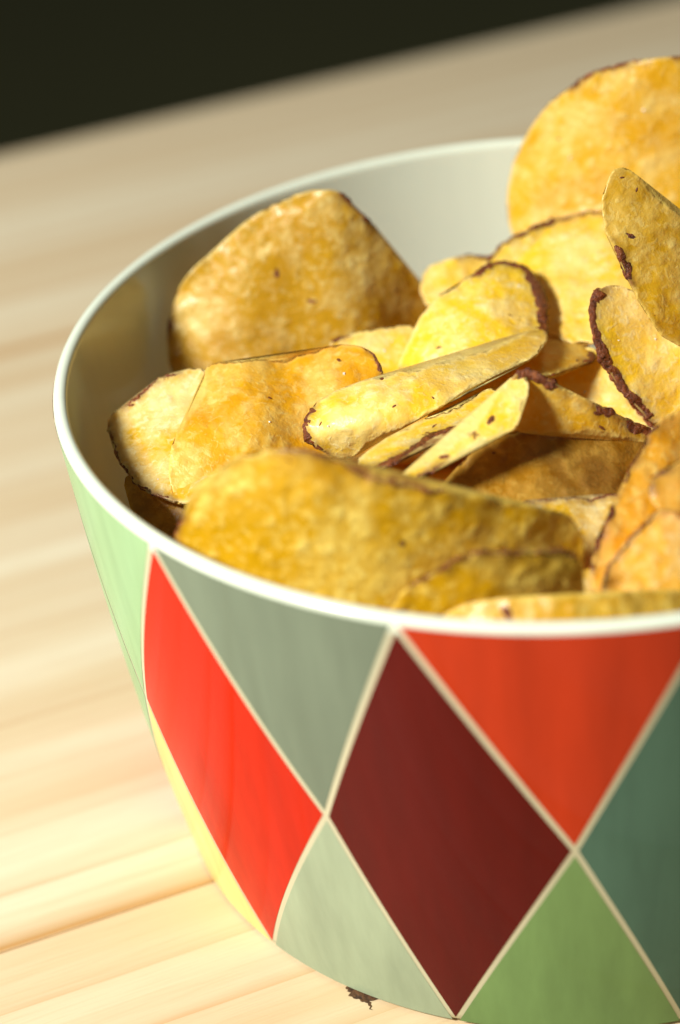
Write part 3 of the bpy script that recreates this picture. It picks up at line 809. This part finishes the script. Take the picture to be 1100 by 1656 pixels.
  [[-76.3,2.6,86.7],[-76.0,-4.1,85.0],[-75.6,-10.8,83.5],[-75.2,-17.5,82.0],[-71.0,0.6,87.4],[-70.7,-6.1,85.8],[-70.4,-12.7,84.3],[-70.1,-19.4,82.8],[-65.8,-1.0,88.0],[-65.6,-7.7,86.4],[-65.3,-14.4,84.9],[-65.0,-21.0,83.5],[-60.7,-2.3,88.4],[-60.5,-9.0,86.8],[-60.3,-15.7,85.3],[-60.0,-22.4,84.0]],
  [[9.6, 15], [1.4, 4.2]], [[-76.9, 0.8, 86.1, 1]], 1.3, 1.1, 0.8),
 ('wavy_left', 'wavy golden chip with salt grains overlapping the mottled pale chip', 'wavy',
  [[-63.2,4.5,91.2],[-59.6,4.4,91.8],[-55.6,4.3,92.1],[-50.1,5.0,91.2],[-44.4,6.6,91.5],[-38.1,6.5,92.9],[-34.0,5.4,92.8],[-32.1,2.2,92.0],[-31.4,-1.3,90.6],[-34.4,-5.8,89.0],[-37.9,-10.9,85.7],[-41.4,-15.8,81.9],[-47.9,-20.5,82.0],[-55.2,-24.9,82.6],[-60.6,-23.1,83.8],[-64.7,-25.3,82.6],[-67.1,-26.8,81.7],[-68.5,-23.8,82.9],[-68.8,-19.3,85.4],[-68.3,-15.4,87.3],[-66.6,-10.8,88.6],[-64.0,-5.9,89.7],[-63.2,-0.3,90.3]],
  [[-63.5,-12.3,88.9],[-63.4,-17.9,86.8],[-63.4,-22.2,84.0],[-58.7,1.9,91.4],[-58.3,-6.4,90.6],[-58.1,-13.3,89.2],[-58.1,-18.0,86.5],[-58.2,-22.7,84.0],[-53.2,1.1,91.4],[-52.9,-7.3,90.7],[-52.8,-13.4,88.9],[-52.9,-17.5,85.9],[-52.9,-22.5,83.5],[-47.8,2.0,90.6],[-47.7,-5.6,89.4],[-47.7,-10.9,87.1],[-47.8,-15.4,84.3],[-42.2,-0.1,91.4],[-42.3,-6.0,89.3],[-42.5,-9.7,86.0],[-42.6,-13.9,83.0],[-36.8,-1.3,91.7],[-36.9,-6.7,89.3]],
  [[6.2, 8]], [[-39.0, 2.2, 92.4, 1], [-50.9, -6.6, 90.5, 0]], 1.3, 1, 0.7),
 ('front_big', 'broad olive gold chip standing along the front rim, largest in front', 'front',
  [[-64.1,-55.1,91.3],[-62.6,-54.7,97.5],[-59.1,-55.4,102.7],[-54.5,-56.7,106.8],[-48.3,-58.4,109.8],[-41.5,-60.0,109.9],[-35.9,-60.9,108.1],[-30.3,-61.4,105.1],[-23.7,-61.0,102.9],[-17.0,-59.7,100.5],[-10.3,-57.7,97.1],[-3.4,-54.8,93.1],[0.4,-53.2,89.2],[0.7,-53.7,83.8],[-0.9,-55.5,75.4],[-8.3,-60.0,70.4],[-20.5,-64.3,71.3],[-34.2,-65.7,75.0],[-47.8,-63.5,79.2],[-58.5,-59.0,84.6]],
  [[-56.2,-56.4,104.2],[-56.6,-57.1,99.7],[-57.0,-57.7,95.1],[-57.4,-58.4,90.5],[-57.9,-59.0,85.8],[-49.6,-58.7,105.2],[-50.0,-59.4,100.7],[-50.4,-60.0,96.1],[-50.8,-60.7,91.5],[-51.2,-61.3,86.9],[-51.6,-62.0,82.1],[-43.2,-60.3,105.7],[-43.6,-61.0,101.3],[-43.9,-61.6,96.7],[-44.3,-62.3,92.1],[-44.6,-62.9,87.5],[-45.0,-63.5,82.8],[-36.9,-61.2,105.9],[-37.2,-61.8,101.4],[-37.5,-62.5,96.9],[-37.9,-63.1,92.3],[-38.2,-63.8,87.7],[-38.5,-64.4,83.0],[-38.9,-65.1,78.3],[-30.9,-62.0,101.1],[-31.2,-62.7,96.6],[-31.5,-63.3,92.0],[-31.8,-64.0,87.4],[-32.1,-64.6,82.7],[-32.4,-65.3,78.0],[-24.7,-61.5,100.3],[-25.0,-62.1,95.8],[-25.2,-62.8,91.2],[-25.5,-63.4,86.6],[-25.8,-64.1,81.9],[-26.0,-64.7,77.2],[-18.4,-60.3,99.2],[-18.7,-60.9,94.6],[-18.9,-61.6,90.0],[-19.1,-62.2,85.4],[-19.4,-62.9,80.7],[-19.6,-63.5,75.9],[-12.1,-58.3,97.5],[-12.3,-59.0,93.0],[-12.5,-59.6,88.3],[-12.7,-60.3,83.7],[-12.9,-60.9,78.9],[-13.1,-61.6,74.1],[-5.8,-56.4,90.9],[-6.0,-57.0,86.2],[-6.2,-57.7,81.5],[-6.3,-58.3,76.7],[-6.5,-59.0,71.8]],
  [[4.2, 8.6], [0, 0.9]], [[-27.9, -62.7, 94.2, 2], [-44.5, -59.5, 108.8, 0]], 1.3, 0.9, 0.8),
 ('front_low', 'darker golden chip in front of the broad one, wavy red brown top edge', 'front',
  [[-31.3,-65.1,81.6],[-28.0,-67.0,87.7],[-24.5,-68.7,91.5],[-19.5,-70.2,95.3],[-13.8,-70.7,96.7],[-8.1,-70.0,95.7],[-3.3,-68.6,94.7],[-0.6,-67.3,92.2],[0.0,-66.1,85.0],[-1.6,-65.8,76.5],[-9.6,-67.6,73.5],[-22.4,-67.4,74.9],[-29.1,-65.6,77.0]],
  [[-25.8,-67.8,87.4],[-26.0,-67.3,82.9],[-26.3,-66.8,78.3],[-20.4,-69.7,92.5],[-20.6,-69.2,88.0],[-20.8,-68.7,83.5],[-21.0,-68.1,78.9],[-15.4,-70.2,92.5],[-15.5,-69.7,88.0],[-15.7,-69.2,83.5],[-15.8,-68.6,78.9],[-10.3,-69.9,91.9],[-10.4,-69.3,87.5],[-10.5,-68.8,82.9],[-10.6,-68.3,78.4],[-5.1,-68.7,90.8],[-5.2,-68.1,86.3],[-5.3,-67.6,81.8],[-5.4,-67.1,77.2]],
  [[1.2, 7]], [], 1.3, 1.1, 0.9),
 ('front_sliver', 'thin chip edge lying just inside the front rim, red spot on it', 'front',
  [[-23.4,-69.9,83.8],[-20.4,-70.0,86.0],[-17.0,-70.6,87.6],[-11.3,-71.9,88.8],[-4.6,-72.7,89.1],[1.1,-72.3,88.9],[8.9,-70.3,87.9],[15.8,-67.8,85.6],[24.0,-64.3,81.0],[24.6,-67.7,76.2],[14.0,-75.9,78.0],[-0.6,-80.4,81.0],[-14.6,-77.4,82.1],[-21.7,-72.9,82.3]],
  [[-18.5,-70.4,86.8],[-18.7,-72.1,85.1],[-18.8,-73.8,83.3],[-13.8,-72.1,87.7],[-13.9,-73.8,85.9],[-14.1,-75.5,84.2],[-14.2,-77.2,82.5],[-9.1,-73.2,88.1],[-9.3,-74.9,86.4],[-9.4,-76.6,84.7],[-9.6,-78.3,83.0],[-4.4,-73.7,88.2],[-4.6,-75.4,86.4],[-4.7,-77.1,84.7],[-4.9,-78.8,83.0],[0.3,-73.6,87.8],[0.1,-75.3,86.1],[-0.1,-77.0,84.4],[-0.2,-78.7,82.7],[5.0,-72.9,87.0],[4.8,-74.6,85.3],[4.7,-76.3,83.6],[4.5,-78.0,81.9],[9.8,-71.6,85.8],[9.7,-73.3,84.1],[9.5,-75.0,82.4],[9.3,-76.7,80.7],[14.8,-69.8,84.2],[14.6,-71.5,82.5],[14.4,-73.2,80.7],[14.2,-74.9,79.0],[19.8,-67.3,82.2],[19.6,-69.0,80.4],[19.4,-70.7,78.7]],
  [], [[-12.3, -73.1, 87.3, 3]], 1.3, 0.8, 1),
 ('right_orange', 'upright orange chip at the right edge with thin dark red left rim', 'orange',
  [[1.9,-58.0,83.0],[2.6,-53.9,85.0],[5.5,-48.0,88.2],[8.5,-42.3,91.0],[11.4,-38.0,93.0],[13.9,-33.5,94.9],[17.4,-29.8,95.8],[22.4,-26.5,95.1],[28.7,-26.1,90.2],[29.7,-36.0,82.7],[25.9,-50.3,77.5],[15.4,-62.6,78.6],[5.3,-65.9,79.8],[2.2,-62.4,81.1]],
  [[8.3,-43.3,90.5],[7.8,-47.8,88.2],[7.4,-52.4,86.0],[7.0,-56.9,83.9],[6.6,-61.4,81.8],[14.3,-33.7,94.6],[13.8,-38.3,92.2],[13.4,-42.8,89.8],[12.9,-47.3,87.6],[12.5,-51.8,85.3],[12.0,-56.4,83.2],[11.6,-60.9,81.1],[19.6,-32.1,93.3],[19.2,-36.6,90.9],[18.7,-41.1,88.5],[18.2,-45.6,86.2],[17.7,-50.2,83.9],[17.2,-54.7,81.7],[16.7,-59.2,79.6],[25.2,-29.2,91.3],[24.7,-33.8,88.8],[24.1,-38.3,86.4],[23.6,-42.8,84.0],[23.1,-47.3,81.7],[22.6,-51.9,79.5]],
  [[0, 5.5]], [[13.3, -44.4, 89.0, 0]], 1.3, 1.1, 0.8),
 ('right_corner', 'light orange chip lowest at the right edge, in front of the upright one', 'pale_orange',
  [[3.1,-64.8,83.9],[4.0,-61.8,86.0],[6.3,-59.3,88.1],[9.7,-56.3,90.5],[13.2,-54.0,91.9],[17.0,-52.4,92.3],[23.6,-50.8,90.5],[28.9,-52.9,85.0],[27.4,-61.3,79.9],[19.5,-70.0,79.3],[9.6,-71.9,80.7],[4.1,-68.8,81.9]],
  [[8.4,-60.2,87.9],[8.1,-64.0,85.5],[7.7,-67.9,83.1],[13.7,-56.5,90.2],[13.3,-60.4,87.7],[12.9,-64.2,85.3],[12.5,-68.0,82.9],[18.6,-55.8,89.4],[18.2,-59.6,86.9],[17.8,-63.5,84.4],[17.4,-67.3,82.1],[23.8,-54.1,87.9],[23.3,-57.9,85.4],[22.9,-61.8,83.0],[22.4,-65.6,80.6]],
  [[0, 4.2]], [], 1.3, 1.2, 0.7),
 ('right_curl', 'small curled chip end between the tall olive chip and the orange one', 'orange',
  [[11.5,-55.9,96.2],[12.2,-54.0,97.9],[14.5,-52.4,99.1],[18.2,-50.4,99.9],[22.7,-49.6,98.6],[24.3,-52.6,94.5],[20.9,-56.6,92.6],[15.0,-57.5,94.1],[12.3,-57.2,94.9]],
  [[14.2,-53.7,97.8],[14.0,-55.2,96.5],[13.9,-56.6,95.3],[16.9,-52.0,98.8],[16.7,-53.4,97.5],[16.6,-54.9,96.2],[16.4,-56.3,94.9],[19.4,-51.5,98.3],[19.3,-52.9,97.0],[19.1,-54.3,95.7],[19.0,-55.8,94.4],[22.0,-50.8,97.7],[21.9,-52.2,96.4],[21.7,-53.6,95.1],[21.5,-55.1,93.8]],
  [[0, 2]], [], 1.3, 0.9, 0.8),
 ('dark_low', 'dark reddish chip in deep shade under the mottled chip by the left rim', 'brown',
  [[-77.5,-16.2,80.7],[-74.9,-17.0,81.4],[-69.8,-20.3,80.8],[-65.3,-23.6,80.0],[-64.3,-27.1,77.0],[-66.7,-29.2,73.4],[-71.0,-26.0,74.2],[-75.1,-22.1,75.8],[-77.2,-18.8,78.0]],
  [[-74.8,-18.8,79.5],[-74.9,-20.6,77.5],[-72.1,-19.8,79.9],[-72.2,-21.6,78.0],[-72.3,-23.4,76.1],[-69.4,-20.9,80.4],[-69.5,-22.7,78.5],[-69.6,-24.4,76.6],[-69.7,-26.2,74.7],[-66.8,-23.7,79.0],[-66.9,-25.5,77.1],[-67.0,-27.3,75.2]],
  [[1, 3]], [], 1.3, 0.8, 1),
]

for i, c in enumerate(CHIPS):
    build_chip(i, *c)

# salt
sm = NT("salt")
sm.b.inputs['Base Color'].default_value = (0.86, 0.84, 0.78, 1)
sm.b.inputs['Roughness'].default_value = 0.3
sm.b.inputs['Subsurface Weight'].default_value = 0.3
sm.b.inputs['Subsurface Radius'].default_value = (0.0005, 0.0005, 0.0004)
rs = random.Random(8)
vs, fs = [], []
for p, n_, s in SALT:
    q = Matrix.Rotation(rs.uniform(0, 6.28), 3, Vector((rs.gauss(0, 1), rs.gauss(0, 1), rs.gauss(0, 1))).normalized())
    b = len(vs)
    for dx in (-1, 1):
        for dy in (-1, 1):
            for dz in (-1, 1):
                d = q @ Vector((dx * s * rs.uniform(.6, 1.2), dy * s * rs.uniform(.6, 1.1), dz * s * rs.uniform(.5, 1)))
                vs.append(tuple((Vector(p) + Vector(n_) * s * 0.4 + d) / 1000.0))
    for q4 in ((0, 1, 3, 2), (4, 6, 7, 5), (0, 4, 5, 1), (2, 3, 7, 6), (0, 2, 6, 4), (1, 5, 7, 3)):
        fs.append(tuple(b + t for t in q4))
salt = mesh_obj('salt_grains', vs, fs, sm.m, smooth=False)
salt['kind'] = 'stuff'
salt['label'] = 'tiny white salt grains scattered over the chips'

# the chips further down, which nobody could count
rs = random.Random(21)
vs, fs = [], []
def loose_chip(c, r, tilt, spin, curl, seed):
    b = len(vs)
    M = Matrix.Rotation(spin, 3, 'Z') @ Matrix.Rotation(tilt, 3, 'X')
    NT_, NRR = 30, 7
    for side in (0, 1):
        vs.append(tuple((Vector(c) + M @ Vector((0, 0, -1.0 * side))) / 1000))
        for j in range(1, NRR + 1):
            for i in range(NT_):
                a = 2 * math.pi * i / NT_
                k = r * j / NRR * (1 + 0.12 * nz(math.cos(a) * 1.3, math.sin(a) * 1.3, seed))
                x, y = k * math.cos(a), k * math.sin(a) * 0.85
                z = curl * (x * x - 0.4 * y * y) / r + 0.9 * nz(x * .12, y * .12, seed) - side * 1.0
                vs.append(tuple((Vector(c) + M @ Vector((x, y, z))) / 1000))
    n1 = 1 + NRR * NT_
    for side in (0, 1):
        o = b + side * n1
        for i in range(NT_):
            q = (o, o + 1 + i, o + 1 + (i + 1) % NT_)
            fs.append(q if not side else q[::-1])
        for j in range(NRR - 1):
            for i in range(NT_):
                i2 = (i + 1) % NT_
                q = (o + 1 + j * NT_ + i, o + 1 + (j + 1) * NT_ + i, o + 1 + (j + 1) * NT_ + i2, o + 1 + j * NT_ + i2)
                fs.append(q if not side else q[::-1])
    e = 1 + (NRR - 1) * NT_
    for i in range(NT_):
        i2 = (i + 1) % NT_
        fs.append((b + e + i, b + n1 + e + i, b + n1 + e + i2, b + e + i2))
for layer, z in enumerate((11, 19, 27, 35, 43, 51, 58)):
    for k in range(11):
        a = rs.uniform(0, 6.28)
        rr = 46 * math.sqrt(rs.random())
        loose_chip((rr * math.cos(a), rr * math.sin(a), z + rs.uniform(-3, 3)), rs.uniform(21, 27), rs.uniform(-.28, .28), rs.uniform(0, 6.28), rs.uniform(-.22, .22), rs.random() * 50)
for k in range(16):                                  # the side of the heap beyond the picture's right edge
    x = rs.uniform(44, 58); y = rs.uniform(-42, 42)
    loose_chip((x - abs(y) * .25, y, rs.uniform(66, 92)), rs.uniform(20, 25), rs.uniform(-.6, .6), rs.uniform(0, 6.28), rs.uniform(-.3, .3), rs.random() * 50)
heap = mesh_obj('chip_heap', vs, fs, TONE['orange'])
heap['kind'] = 'stuff'
heap['label'] = 'potato chips lying deeper in the bowl under the top ones'
